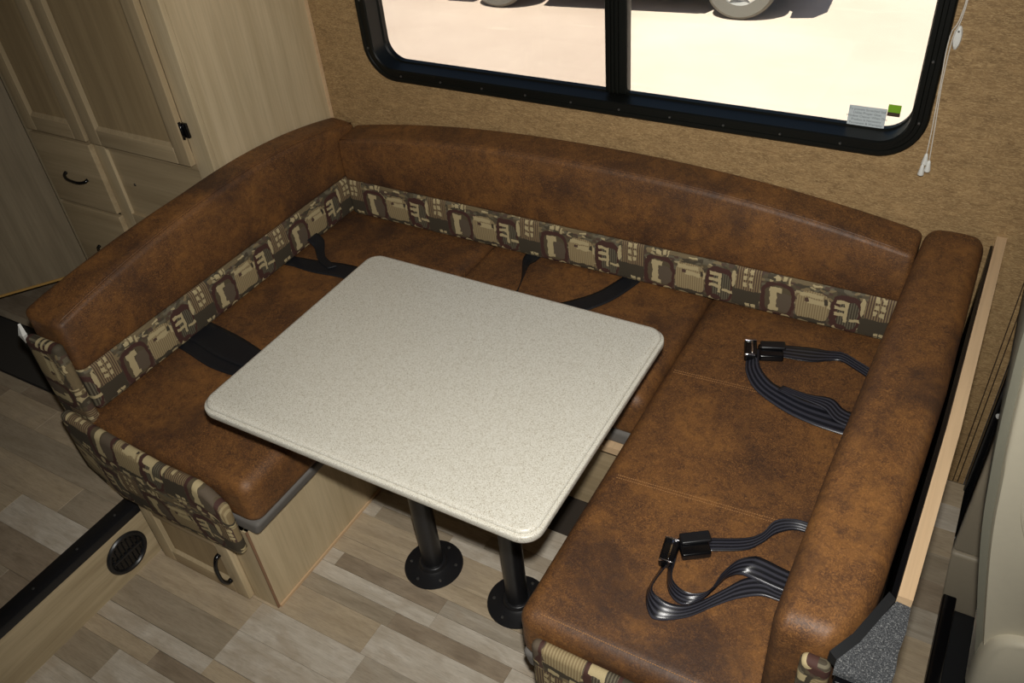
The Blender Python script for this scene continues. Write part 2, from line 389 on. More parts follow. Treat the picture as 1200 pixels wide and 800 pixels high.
def copy_tree(o, delta):
    c = o.copy(); COL.objects.link(c); c.location = o.location + Vector(delta)
    for ch in list(o.children):
        d = ch.copy(); COL.objects.link(d); d.parent = c; d.matrix_parent_inverse = ch.matrix_parent_inverse.copy()
        for g in list(ch.children):
            h = g.copy(); COL.objects.link(h); h.parent = d; h.matrix_parent_inverse = g.matrix_parent_inverse.copy()
    return c
R2 = math.radians

# ------------------------------------------------------------------ setting: floors, walls, ceiling
YW = 0.87           # inner face of the window wall
fl_low = box('floor', (-0.862, -2.3, -0.03), (1.118, YW, -0.0045), M['sub']); tag(fl_low, 'lower floor of mixed grey and tan wood-look planks under the table', kind='structure')
fl_up = box('floor_upper', (-3.3, -2.3, 0.14), (-0.866, YW, 0.1955), M['sub']); tag(fl_up, 'raised floor of wood-look planks behind the left bench', kind='structure')
plank_meshes = {}
def plank(parent, x0, x1, y0, y1, z, mi):
    L, Wd = round(x1 - x0, 3), round(y1 - y0, 3); key = (L, Wd, mi)
    if key not in plank_meshes:
        me = bpy.data.meshes.new('plank'); g = 0.0002; e = 0.0004; h = 0.004
        V = [(g, g, 0), (L - g, g, 0), (L - g, Wd - g, 0), (g, Wd - g, 0), (g, g, h - .0006), (L - g, g, h - .0006), (L - g, Wd - g, h - .0006), (g, Wd - g, h - .0006), (g + e, g + e, h), (L - g - e, g + e, h), (L - g - e, Wd - g - e, h), (g + e, Wd - g - e, h)]
        F = [(3, 2, 1, 0)] + [(i, (i + 1) % 4, 4 + (i + 1) % 4, 4 + i) for i in range(4)] + [(4 + i, 4 + (i + 1) % 4, 8 + (i + 1) % 4, 8 + i) for i in range(4)] + [(8, 9, 10, 11)]
        me.from_pydata(V, [], F); me.materials.append(PL[mi]); plank_meshes[key] = me
    o = bpy.data.objects.new('plank', plank_meshes[key]); COL.objects.link(o); o.location = (x0, y0, z - 0.004); o.parent = parent
    return o
def lay(parent, X0, X1, y_start, rows, z, wts, rng, fixed=()):
    y = y_start
    for ri, wd in enumerate(rows):
        x = X0; first = True
        while x < X1 - 1e-6:
            L = rng.choice((0.25, 0.35, 0.45, 0.6, 0.75))
            if first: L = rng.choice((0.15, 0.25, 0.4, 0.5)); first = False
            x1 = min(X1, x + L)
            if X1 - x1 < 0.06: x1 = X1
            mi = rng.choices(range(5), wts)[0]
            for (fx, fy, fm) in fixed:
                if x <= fx < x1 and y <= fy < y + wd: mi = fm
            plank(parent, x, x1, y, y + wd, z, mi); x = x1
        y += wd
rng = random.Random(21)
rows = [0.093] * 6
rows_low = [0.0465, 0.093, 0.0465, 0.093, 0.093, 0.0465, 0.0465, 0.093, 0.093, 0.0465, 0.0465, 0.0465, 0.093, 0.0465, 0.0465]
lay(fl_low, -0.862, 1.118, -0.345 - 0.093 * 8, [0.093] * 5 + [0.0465, 0.0465, 0.093, 0.093], 0.0, (2, 4, 5, 3, 2), rng)
lay(fl_low, -0.862, 1.118, -0.345 + 0.093, [0.0465, 0.0465, 0.0465, 0.0465, 0.093, 0.0465, 0.0465, 0.093], 0.0, (4, 4, 4, 4, 2), rng)
# row with the long pale plank
for x0, x1, mi in ((-0.862, -0.55, 3), (-0.55, -0.13, 1), (-0.13, 0.42, 0), (0.42, 0.9, 2), (0.9, 1.118, 1)): plank(fl_low, x0, x1, -0.345, -0.252, 0.0, mi)
lay(fl_low, 1.024, 1.118, 0.213, [0.093] * 7, 0.0, (2, 3, 3, 3, 1), rng)
lay(fl_up, -2.9, -0.9, -1.3, [0.093] * 20, 0.2, (0.3, 2, 4, 1, 7), rng)

# wall with a rounded window opening
def wall_with_hole(name, X0, X1, Z0, Z1, y0, y1, hole, mat):
    h = rrect(*hole, 0.075, 8); n = len(h)
    cx, cz = (hole[0] + hole[1]) / 2, (hole[2] + hole[3]) / 2
    outer = []
    corners = [(X1, Z1), (X0, Z1), (X0, Z0), (X1, Z0)]
    q = n // 4
    for i in range(n):
        k = i // q; j = i % q
        outer.append(corners[k])
    V = []; F = []
    for y in (y0, y1):
        V += [(x, y, z) for x, z in h]; V += [(x, y, z) for x, z in corners]
    b = n + 4
    for s in (0, 1):
        o = s * b
        for k in range(4):
            for j in range(q - 1): F.append((o + k * q + j, o + k * q + j + 1, o + n + k))
            F.append((o + k * q + q - 1, o + ((k + 1) * q) % n, o + n + (k + 1) % 4, o + n + k))
    for i in range(n): F.append((i, (i + 1) % n, b + (i + 1) % n, b + i))
    for k in range(4): F.append((n + k, n + (k + 1) % 4, b + n + (k + 1) % 4, b + n + k))
    return mesh(name, V, F, mat)
HOLE = (-0.745, 0.765, 0.99, 1.53)
wb = wall_with_hole('wall_back', -3.3, 1.112, -0.03, 2.32, YW, YW + 0.06, HOLE, M['wallpaper'])
tag(wb, 'window wall covered in brown fibrous wallcovering', kind='structure')
for x in (1.084, 1.096): tag(tube('seam', [(x, YW - 0.001, 0.0), (x, YW - 0.001, 1.2)], 0.0014, M['brownink'], wb, 6), 'dark double seam')
tag(box('wall_left', (-3.36, -2.3, 0.0), (-3.3, YW + 0.06, 2.32), M['ash']), 'wood panelled left end wall', kind='structure')
tag(box('wall_front', (-3.36, -2.36, -0.5), (2.7, -2.3, 2.32), M['ash']), 'wood panelled wall opposite the window', kind='structure')
tag(box('wall_right', (2.7, -2.36, -0.5), (2.76, YW + 0.06, 2.32), M['pillar']), 'taupe front end wall', kind='structure')
tag(box('wall_cab', (1.30, YW, -0.5), (2.7, YW + 0.06, 2.32), M['pillar']), 'taupe cab side wall', kind='structure')
tag(box('ceiling', (-3.36, -2.36, 2.32), (2.76, YW + 0.06, 2.38), M['cream']), 'cream ceiling', kind='structure')
tag(box('floor_cab', (1.12, -2.3, -0.53), (2.7, YW, -0.5), M['darkfloor']), 'black sunken cab floor', kind='structure')
tag(box('trim_1', (1.114, YW - 0.03, -0.5), (1.138, YW + 0.06, 2.32), M['gloss'], bev=0.004), 'narrow dark trim at the end of the window wall', kind='structure')
t1 = bpy.data.objects['trim_1']
for z in (0.30, -0.20): tag(lathe('screw_cap', [(0.0, -0.006), (0.006, -0.005), (0.008, -0.001), (0.008, 0.004)], (1.131, YW - 0.030, z), M['white'], t1, 12, 'Y'), 'white screw cap')
pl = thing('trim_2', (1.22, YW, -0.5), 'taupe plastic door pillar trim beside the cab seat', kind='structure')
box('pillar_cover', (1.140, YW - 0.05, -0.232), (1.30, YW + 0.05, 2.32), M['pillar'], pl, 0.012)
box('sill_cover', (1.140, YW - 0.055, -0.5), (1.30, YW + 0.05, -0.236), M['pillar'], pl, 0.012)

# step between the two floor levels
rs = box('step_riser', (-0.8655, -2.3, -0.02), (-0.8605, -0.342, 0.1985), M['oak_y']); tag(rs, 'pale wood riser board between the two floor levels', kind='structure')
nose = thing('step_nosing', (-0.88, -1.0, 0.2), 'black ribbed metal nosing along the step edge', 'step nosing')
nv = []
prof = [(-0.912, 0.2005), (-0.908, 0.2035), (-0.866, 0.206), (-0.856, 0.203), (-0.853, 0.196), (-0.853, 0.180), (-0.856, 0.178), (-0.8595, 0.180), (-0.8595, 0.1995), (-0.912, 0.1995)]
loops('strip', [[(x, y, z) for x, z in prof] for y in (-2.25, -1.5, -0.9, -0.345)], M['black'], nose, False, True, True)
for y in (-0.40, -0.525, -0.66, -0.80, -0.95): lathe('screw', [(0.0001, 0.2072), (0.003, 0.207), (0.004, 0.2055), (0.004, 0.203)], (-0.882, y, 0), M['steel'], nose, 10)
vent = thing('floor_vent', (-0.86, -0.43, 0.09), 'round black heating vent set in the riser board', 'vent')
lathe('rim', [(0.064, 0.0005), (0.064, 0.004), (0.060, 0.008), (0.054, 0.008), (0.050, 0.004), (0.049, 0.001)], (-0.8605, -0.43, 0.0895), M['black'], vent, 40, 'X')
lathe('back_plate', [(0.0495, 0.0006), (0.0495, 0.0016)], (-0.8605, -0.43, 0.0895), M['gloss'], vent, 32, 'X')
for k in range(-3, 4):
    yy = k * 0.0135; hh = math.sqrt(0.048 ** 2 - yy ** 2) - 0.001
    for s in (1, -1):
        V = []
        box('louvre', (-0.8588, -0.43 + yy - 0.0016, 0.0895 + (0.004 if s > 0 else -hh)), (-0.8535, -0.43 + yy + 0.0016, 0.0895 + (hh if s > 0 else -0.004)), M['gloss'], vent)
box('crossbar', (-0.8588, -0.477, 0.0865), (-0.853, -0.383, 0.0925), M['black'], vent)

# ------------------------------------------------------------------ window
win = thing('window_1', (0.01, YW, 0.955), 'black framed sliding window with rounded corners', kind='structure')
ZT = 1.565
def ring(x0, x1, z0, z1, r, y): return [(x, y, z) for x, z in rrect(x0, x1, z0, z1, r, 10)]
O = (-0.782, 0.802, 0.955, ZT)
def inset(d): return (O[0] + d, O[1] - d, O[2] + d, O[3] - d)
loops('frame', [ring(*inset(0), 0.105, YW - 0.001), ring(*inset(0.001), 0.104, YW - 0.010), ring(*inset(0.005), 0.100, YW - 0.013), ring(*inset(0.014), 0.091, YW - 0.013), ring(*inset(0.016), 0.089, YW - 0.010), ring(*inset(0.024), 0.081, YW - 0.010),
               ring(*inset(0.026), 0.079, YW - 0.014), ring(*inset(0.036), 0.069, YW - 0.014), ring(*inset(0.039), 0.066, YW - 0.010), ring(*inset(0.040), 0.065, YW + 0.04), ring(*inset(0.044), 0.061, YW + 0.045), ring(*inset(0.044), 0.061, YW + 0.062), ring(*inset(0.030), 0.075, YW + 0.064), ring(*inset(0.030), 0.075, YW - 0.001)], M['frame'], win, True)
mu = box('mullion', (-0.002, YW + 0.028, 1.000), (0.060, YW + 0.058, 1.525), M['frame'], win, 0.004)
for xx in (0.012, 0.022, 0.034): box('rib', (xx, YW + 0.022, 1.002), (xx + 0.004, YW + 0.0285, 1.522), M['frame'], mu)
gi = inset(0.043)
def pane(x0, x1, mat):
    pts = [(x, z) for x, z in rrect(*gi, 0.061, 10)]
    pts = [(min(max(x, x0), x1), z) for x, z in pts]
    out = []
    for q in pts:
        if not out or (abs(q[0] - out[-1][0]) + abs(q[1] - out[-1][1])) > 1e-5: out.append(q)
    n = len(out); V = [(x, YW + 0.047, z) for x, z in out] + [(x, YW + 0.051, z) for x, z in out]
    F = [tuple(range(n)), tuple(range(n, 2 * n))] + [(i, (i + 1) % n, n + (i + 1) % n, n + i) for i in range(n)]
    return mesh('pane', V, F, mat, win)
tag(pane(gi[0], 0.0, M['screened']), 'left pane with insect screen'); tag(pane(0.058, gi[1], M['glass']), 'clear right pane')
for i in range(10): lathe('screw', [(0.0001, -0.0025), (0.0025, -0.002), (0.0035, 0.0), (0.0035, 0.003)], (-0.656 + 0.148 * i * 0.96, YW - 0.011, 0.975), M['steel'], win, 10, 'Y')
for z in (1.05, 1.19, 1.33, 1.47):
    for x in (-0.762, 0.782): lathe('screw', [(0.0001, -0.0025), (0.0025, -0.002), (0.0035, 0.0), (0.0035, 0.003)], (x, YW - 0.011, z), M['steel'], win, 10, 'Y')
# stickers on the glass
GY = YW + 0.047
lab = thing('care_label', (0.663, GY, 0.999), 'small grey-white paper label with five lines of text on the window glass', 'label')
box('paper', (0.621, GY - 0.0010, 0.999), (0.705, GY - 0.0002, 1.047), M['paper'], lab)
for i, tx in enumerate(('To prevent Scratched Seal', 'Utilize Proper Glass', 'Window Cleaner When This', 'Product Is Necessary', 'Permanent & Warranty')):
    cu = bpy.data.curves.new('lettering', 'FONT'); cu.body = tx; cu.size = 0.0078; cu.align_x = 'CENTER'; cu.extrude = 0.0001; cu.materials.append(M['ink'])
    tmp = bpy.data.objects.new('tmp', cu); COL.objects.link(tmp); bpy.context.view_layer.update()
    me = bpy.data.meshes.new_from_object(tmp.evaluated_get(bpy.context.evaluated_depsgraph_get())); bpy.data.objects.remove(tmp)
    me.transform(Matrix.Translation((0.663, GY - 0.0014, 1.0365 - 0.0085 * i)) @ Matrix.Rotation(R2(90), 4, 'X'))
    link('lettering', me, M['ink'], lab, False)
stk = thing('green_sticker', (0.720, GY, 1.032), 'tiny square sticker, lime green above brown, on the window glass', 'sticker')
box('green_field', (0.706, GY - 0.0010, 1.0415), (0.734, GY - 0.0002, 1.060), M['green'], stk); box('brown_band', (0.706, GY - 0.0010, 1.032), (0.734, GY - 0.0002, 1.0413), M['brownink'], stk)
# blind cord
bc = thing('blind_cord', (0.815, YW, 0.945), 'white blind cord with tassels hanging beside the window', 'cord')
for k, (xb, zb) in enumerate(((0.8125, 0.979), (0.8215, 0.963))):
    tube('string', catmull([(0.818 + .003 * k, YW - 0.006, 1.9), (0.8175 + .002 * k, YW - 0.008, 1.35), (0.803 + .006 * k, YW - 0.019, 1.25), (0.806 + 0.003 * k, YW - 0.016, 1.15), (0.811 + .005 * k, YW - 0.016, 1.05), (xb, YW - 0.014, zb)], 6), 0.0013, M['cord'], bc, 6)
for (x, z) in ((0.8125, 0.981), (0.8215, 0.965), (0.8105, 0.958)):
    lathe('tassel', [(0.0015, 0.003), (0.0035, 0.0), (0.0045, -0.006), (0.0070, -0.021), (0.0066, -0.024), (0.002, -0.0245)], (x, YW - 0.014 - (0.008 if z < 0.96 else 0), z), M['white'], bc, 14)
cl = thing('cord_cleat', (0.815, YW, 1.24), 'small white oval cord cleat screwed to the wall by the window', 'cleat')
loops('cleat_body', [[(0.8165 + a * s, YW - d, 1.243 + b * s) for a, b in [(0.0085 * math.cos(2 * math.pi * i / 24), 0.025 * math.sin(2 * math.pi * i / 24)) for i in range(24)]] for s, d in ((1, 0.0005), (1, 0.005), (0.8, 0.009), (0.45, 0.010))], M['white'], cl, False, True, True)
lathe('screw', [(0.0001, -0.0115), (0.002, -0.011), (0.0025, -0.009)], (0.8165, YW, 1.258), M['steel'], cl, 10, 'Y')

# ------------------------------------------------------------------ table
tb = thing('dinette_table', (0.02, -0.035, 0.0), 'cream speckled dinette table on two black pedestal legs', 'table')
hw, hd = 0.4164, 0.3235
def tring(d, z): return [(x, y, z) for x, y in rrect(-hw + d, hw - d, -hd + d, hd - d, 0.042 - d * 0.8, 10)]
loops('tabletop', [tring(0.016, 0.7400), tring(0.011, 0.7392), tring(0.007, 0.7365), tring(0.0062, 0.7335), tring(0.0095, 0.7318), tring(0.0095, 0.7305), tring(0.0020, 0.7295), tring(0.0005, 0.7280), tring(0.0, 0.725), tring(0.0, 0.716), tring(0.002, 0.7115), tring(0.006, 0.7095), tring(0.02, 0.7090)], M['speckle'], tb, False, True, True, 50)
for lx in (-0.107, 0.160):
    lg = tube('leg', [(lx, -0.035, 0.012), (lx, -0.035, 0.70)], 0.0285, M['black'], tb, 28); auto_smooth(lg, 50)
    fg = lathe('floor_flange', [(0.081, 0.0003), (0.082, 0.003), (0.080, 0.006), (0.066, 0.0085), (0.046, 0.011), (0.039, 0.014), (0.036, 0.024), (0.034, 0.0255), (0.0288, 0.0258)], (lx, -0.035, 0.0), M['black'], tb, 40)
    for k in range(6):
        a = R2(20 + 60 * k); lathe('screw', [(0.0001, 0.0125), (0.003, 0.012), (0.0048, 0.0092), (0.0048, 0.006)], (lx + 0.063 * math.cos(a), -0.035 + 0.063 * math.sin(a), 0), M['steel'], fg, 10)
    lathe('top_flange', [(0.081, 0.7088), (0.081, 0.7055), (0.066, 0.7030), (0.042, 0.699), (0.036, 0.688), (0.0288, 0.687)], (lx, -0.035, 0.0), M['black'], tb, 32)

# ------------------------------------------------------------------ benches
FY = -0.338
lb = thing('bench_cabinet', (-0.69, 0.26, 0.0), 'pale oak bench cabinet with panel door under the left seat', 'cabinet', 'bench cabinets under the seats')
box('knee_panel', (-0.424, FY + 0.004, 0.0005), (-0.410, 0.345, 0.318), M['oak'], lb)
box('face_frame', (-0.8595, FY, 0.0005), (-0.4105, FY + 0.018, 0.318), M['oak'], lb)
box('upper_frame', (-0.974, FY, 0.201), (-0.8600, FY + 0.018, 0.318), M['oak'], lb)
box('edge_band', (-0.4125, FY - 0.001, 0.001), (-0.4090, FY + 0.006, 0.318), M['edge'], lb)
box('base_trim', (-0.4095, FY + 0.006, 0.0005), (-0.404, 0.345, 0.009), M['board'], lb)
box('deck', (-0.974, FY + 0.001, 0.3005), (-0.4245, 0.345, 0.318), M['oak_x'], lb)
dr = thing('door', (-0.655, FY, 0.0)); dr.parent = lb; dr.matrix_parent_inverse = Matrix.Translation(lb.location).inverted()
def panel_door(parent, x0, x1, z0, z1, yf, fr, mat, matx, th=0.019, rec=0.007, label='oak door'):
    box('stile', (x0, yf - th, z0), (x0 + fr, yf, z1), mat, parent, 0.002); box('stile', (x1 - fr, yf - th, z0), (x1, yf, z1), mat, parent, 0.002)
    box('rail', (x0 + fr + .0003, yf - th, z0), (x1 - fr - .0003, yf, z0 + fr), matx, parent, 0.002); box('rail', (x0 + fr + .0003, yf - th, z1 - fr), (x1 - fr - .0003, yf, z1), matx, parent, 0.002)
    # moulded inner edge and recessed panel
    a = (x0 + fr, x1 - fr, z0 + fr, z1 - fr); b = (a[0] + .012, a[1] - .012, a[2] + .012, a[3] - .012)
    def rc(q, y): return [(q[0], y, q[2]), (q[1], y, q[2]), (q[1], y, q[3]), (q[0], y, q[3])]
    mo = loops('moulding', [rc(a, yf - th + .001), rc(b, yf - th + rec), rc(b, yf - .001), rc(a, yf - .001)], mat, parent, True, smooth=5)
    box('door_panel', (b[0] - .004, yf - th + rec, b[2] - .004), (b[1] + .004, yf - .002, b[3] + .004), M['oak_in'], parent)
def pull(parent, p0, p1, out, mat=None, r=0.0042):
    p0 = Vector(p0); p1 = Vector(p1); o = Vector(out); d = p1 - p0
    P = catmull([p0, p0 + o * 0.55 + d * 0.04, p0 + o + d * 0.28, p0 + o + d * 0.72, p1 + o * 0.55 - d * 0.04, p1], 5)
    n = len(P); return tube('handle', P, [r * (1.25 - 0.35 * math.sin(math.pi * i / (n - 1))) for i in range(n)], mat or M['gloss'], parent, 10)
panel_door(dr, -0.822, -0.492, 0.012, 0.262, FY - 0.001, 0.048, M['oak'], M['oak_x'])
pull(dr, (-0.538, FY - 0.020, 0.182), (-0.538, FY - 0.020, 0.072), (0, -0.024, 0), r=0.0058)
cb = thing('bench_cabinet', (0, 0.5, 0), 'pale oak bench cabinet under the middle seat behind the table', 'cabinet', 'bench cabinets under the seats')
box('front_panel', (-0.423, 0.346, 0.0005), (0.423, 0.362, 0.300), M['oak_x'], cb); box('deck', (-0.974, 0.346, 0.3005), (0.97, 0.86, 0.318), M['oak_x'], cb); box('ledge', (-0.409, 0.300, 0.296), (0.409, 0.3455, 0.318), M['board'], cb)
box('back_cleat', (-0.97, 0.84, 0.0005), (0.97, 0.86, 0.300), M['oak_x'], cb)
rb = thing('bench_cabinet', (0.69, 0.0, 0), 'pale oak bench cabinet under the right seat', 'cabinet', 'bench cabinets under the seats')
box('knee_panel', (0.410, FY + 0.004, 0.0005), (0.424, 0.345, 0.318), M['oak'], rb); box('face_frame', (0.4245, FY, 0.0005), (0.925, FY + 0.018, 0.318), M['oak'], rb); box('deck', (0.4245, FY + 0.020, 0.3005), (0.97, 0.345, 0.318), M['oak_x'], rb)
box('edge_band', (0.4085, FY - 0.001, 0.001), (0.4135, FY + 0.0035, 0.318), M['edge'], rb)

# ------------------------------------------------------------------ seat cushions
def puff(lo, hi, amt):
    def f(p):
        u = (2 * (p[0] - lo[0]) / (hi[0] - lo[0]) - 1); v = (2 * (p[1] - lo[1]) / (hi[1] - lo[1]) - 1)
        w = max(0.0, (p[2] - lo[2]) / (hi[2] - lo[2]))
        return (p[0], p[1], p[2] + amt * w * max(0, 1 - abs(u) ** 6) * max(0, 1 - abs(v) ** 6))
    return f
def seat(name, lo, hi, label, r=0.035):
    t = thing(name, ((lo[0] + hi[0]) / 2, (lo[1] + hi[1]) / 2, 0.319), label, 'cushion', 'seat cushions')
    softbox('cushion', (lo[0], lo[1], 0.356), (hi[0], hi[1], 0.497), r, M['leather'], t, (8, 12, 3), puff((lo[0], lo[1], .36), (hi[0], hi[1], .497), 0.006))
    softbox('base', (lo[0] + 0.004, lo[1] + 0.002, 0.319), (hi[0] - 0.004, hi[1] - 0.004, 0.366), 0.012, M['greybase'], t, (2, 2, 1), lambda p: (p[0] + (0.5 * (lo[0] + hi[0]) - p[0]) * 0.045 * max(0, (0.362 - p[2]) / 0.043), p[1], p[2]), k=3)
    return t
def bulge(y_back, amt, x0, x1, z0, z1):
    def f(p):
        u = 2 * (p[0] - x0) / (x1 - x0) - 1; v = 2 * (p[2] - z0) / (z1 - z0) - 1
        return (p[0], p[1] - amt * max(0, 1 - u * u) * max(0, 1 - v * v), p[2])
    return f
def swoop(p):
    u = (p[0] + 0.96) / 0.54; w = max(0.0, (p[2] - 0.25) / 0.23)
    top = 0.050 * max(0, 1 - u * 1.6) - 0.075 * max(0, (u - 0.84) / 0.16) ** 2
    low = 0.10 * max(0, 0.2 - u) ** 1.0 / 0.2
    q = bulge(0, 0.014, -0.96, -0.42, 0.25, 0.48)(p)
    return (q[0], q[1], q[2] + w * top + (1 - w) * low)
sl = seat('seat_cushion', (-0.972, -0.335, 0), (-0.356, 0.862, 0), 'brown leather seat cushion left of the table with patterned front end')
softbox('end_panel', (-0.960, -0.368, 0.250), (-0.420, -0.336, 0.480), 0.0155, M['fabric'], sl, (16, 2, 10), swoop, uv=lambda p: (p[0], p[2] + 0.02))
sc = seat('seat_cushion', (-0.354, 0.315, 0), (0.360, 0.862, 0), 'brown leather seat cushion behind the table below the window')
sr = seat('seat_cushion', (0.362, -0.335, 0), (0.968, 0.862, 0), 'wide brown leather seat cushion right of the table, under the buckles')
softbox('end_panel', (0.408, -0.362, 0.250), (0.800, -0.336, 0.462), 0.013, M['fabric'], sr, (12, 2, 8), bulge(0, 0.016, .408, .80, .25, .462), uv=lambda p: (p[0] + .12, p[2] + 0.02))
def stitch(parent, a, b, z, n, gap=0.004, r=0.0008):
    a = Vector((a[0], a[1], 0)); b = Vector((b[0], b[1], 0)); d = (b - a) / n; side = Vector((-d.y, d.x, 0)).normalized(); V = []; F = []
    for i in range(n):
        p = a + d * (i + 0.15); q = a + d * (i + 0.78)
        for s in (-gap, gap):
            c = [p + side * (s - r), p + side * (s + r), q + side * (s + r), q + side * (s - r)]; k = len(V)
            V += [(x.x, x.y, z) for x in c] + [(x.x, x.y, z + 0.0011) for x in c]
            F += [(k, k + 1, k + 2, k + 3), (k + 4, k + 5, k + 6, k + 7)] + [(k + j, k + (j + 1) % 4, k + 4 + (j + 1) % 4, k + 4 + j) for j in range(4)]
    o = mesh('stitching', V, F, M['thread'], parent); o['kind'] = 'stuff'; return o
stitch(sr, (0.40, 0.068), (0.80, 0.098), 0.5022, 80); stitch(sr, (0.385, 0.449), (0.82, 0.475), 0.5022, 80); stitch(sr, (0.41, -0.309), (0.83, -0.309), 0.4955, 90, 0.003)

# ------------------------------------------------------------------ back cushions
def arch_back(x): return 0.862 - 0.077 * (abs(x + 0.02) / 0.86) ** 2.2
def arch_left(y): return 0.866 - 0.070 * (abs(y - 0.36) / 0.52) ** 2 * (1.0 if y > 0.36 else 0.62)
def arch_fn(axis, arch, z0, z1, face, back, outaxis, bow):
    def f(p):
        w = max(0.0, (p[2] - z0) / (z1 - z0)); p = list(p)
        p[2] = z0 + (p[2] - z0) / (z1 - z0) * (arch(p[axis]) - z0)
        d = (p[outaxis] - back) / (face - back)
        if d > 0.5: p[outaxis] += (face - back) / abs(face - back) * bow * math.sin(math.pi * min(1, w))
        p[2] -= 0.010 * w * max(0, d)          # the top falls slightly towards the front
        return p
    return f
bk = thing('back_cushion', (0, 0.82, 0.49), 'long arched brown leather back cushion with patterned lower band, below the window', 'cushion', 'back cushions')
softbox('upper_cushion', (-0.882, 0.760, 0.632), (0.847, 0.868, 0.86), 0.018, M['leather'], bk, (36, 3, 6), arch_fn(0, arch_back, 0.632, 0.86, 0.760, 0.868, 1, 0.008))
softbox('patterned_band', (-0.880, 0.761, 0.505), (0.845, 0.866, 0.640), 0.016, M['fabric'], bk, (20, 2, 6), lambda p: (p[0], p[1] - 0.004 * math.sin(math.pi * max(0, min(1, (p[2] - .505) / .135))) * (1 if p[1] < .8 else 0), p[2]), uv=lambda p: (p[0] + 0.055, p[2] - 0.5025))
pip = [(-0.872 + 1.70 * i / 40) for i in range(41)]
tube('piping', [(x, 0.768, arch_back(x) - 0.0128) for x in pip], 0.0030, M['leather'], bk, 8)
bl = thing('back_cushion', (-0.94, 0.28, 0.49), 'arched brown leather back cushion with patterned band and end, beside the wardrobe', 'cushion', 'back cushions')
_lf = arch_fn(1, arch_left, 0.632, 0.86, -0.885, -0.974, 0, 0.008)
def left_fn(p):
    q = _lf(p); d = (q[0] + 0.885) / -0.089; q[0] -= max(0, d) * 0.044 * max(0, min(1, (0.20 - q[1]) / 0.45)); return q
softbox('upper_cushion', (-0.974, -0.300, 0.632), (-0.885, 0.866, 0.86), 0.022, M['leather'], bl, (3, 30, 6), left_fn)
softbox('patterned_band', (-0.973, -0.298, 0.505), (-0.886, 0.864, 0.640), 0.016, M['fabric'], bl, (2, 16, 6), lambda p: (p[0] + 0.004 * math.sin(math.pi * max(0, min(1, (p[2] - .505) / .135))) * (1 if p[0] > -.95 else 0), p[1], p[2]), uv=lambda p: (p[1] + 0.1, p[2] - 0.5025))
softbox('end_panel', (-1.012, -0.328, 0.480), (-0.888, -0.299, 0.735), 0.013, M['fabric'], bl, (6, 2, 8), bulge(0, 0.008, -1.012, -.888, .48, .735), uv=lambda p: (p[2] + 0.03, p[0] + 1.02))
tube('piping', [(-0.893, -0.285 + 1.14 * i / 40, arch_left(-0.285 + 1.14 * i / 40) - 0.0128) for i in range(41)], 0.0030, M['leather'], bl, 8)
bp_ = thing('bench_back_panel', (-1.03, 0.0, 0.2), 'white edged panel behind the left back cushion', 'panel')
box('panel', (-1.036, -0.300, 0.201), (-1.022, 0.330, 0.66), M['oak_y'], bp_); mesh('corner_cap', [(x * 0.6 - 0.396, y, 0.735 + (z - 0.735) * 0.75 + 0.012) for x, y, z in [(-1.037, -0.33, 0.725), (-1.006, -0.33, 0.728), (-1.022, -0.322, 0.768), (-1.037, -0.318, 0.725), (-1.006, -0.318, 0.728), (-1.022, -0.316, 0.766), (-1.03, -0.325, 0.69), (-1.024, -0.318, 0.69)]], [(0, 1, 2), (3, 5, 4), (0, 2, 5, 3), (1, 4, 5, 2), (0, 6, 1), (3, 4, 7), (0, 3, 7, 6), (1, 6, 7, 4)], M['white'], bp_)

# bolster
bo = thing('bolster', (0.91, 0.26, 0.5), 'thick brown leather bolster forming the right end of the dinette', 'cushion')
def lerp(T, y):
    for (a, u), (b, v) in zip(T, T[1:]):
        if y <= b: return u + (v - u) * max(0, (y - a)) / (b - a)
    return T[-1][1]
BL = [(-0.335, 0.829), (0.0, 0.829), (0.4, 0.838), (0.865, 0.852)]
BR_ = [(-0.335, 0.924), (-0.31, 0.936), (-0.25, 0.958), (-0.20, 0.964), (0.0, 0.972), (0.3, 0.982), (0.865, 0.982)]
def bol(p):
    x, y, z = p; s = x; w = max(0, (z - 0.505) / 0.3)
    l, r = lerp(BL, y), lerp(BR_, y)
    return (l + s * (r - l), y, z + 0.006 * math.sin(math.pi * min(1, max(0, s))) * w)
def soft_unit(name, lo, hi, r, fn, mat, parent, n):
    wd = hi[0] - lo[0]
    return softbox(name, lo, hi, r, mat, parent, n, lambda p: fn(((p[0] - lo[0]) / wd, p[1], p[2])))
soft_unit('cushion', (0.0, -0.335, 0.505), (0.15, 0.865, 0.802), 0.034, bol, M['leather'], bo, (4, 30, 6))
softbox('end_panel', (0.882, -0.357, 0.40), (0.927, -0.334, 0.765), 0.012, M['fabric'], bo, (4, 1, 8), uv=lambda p: (p[2], p[0] - 0.88))

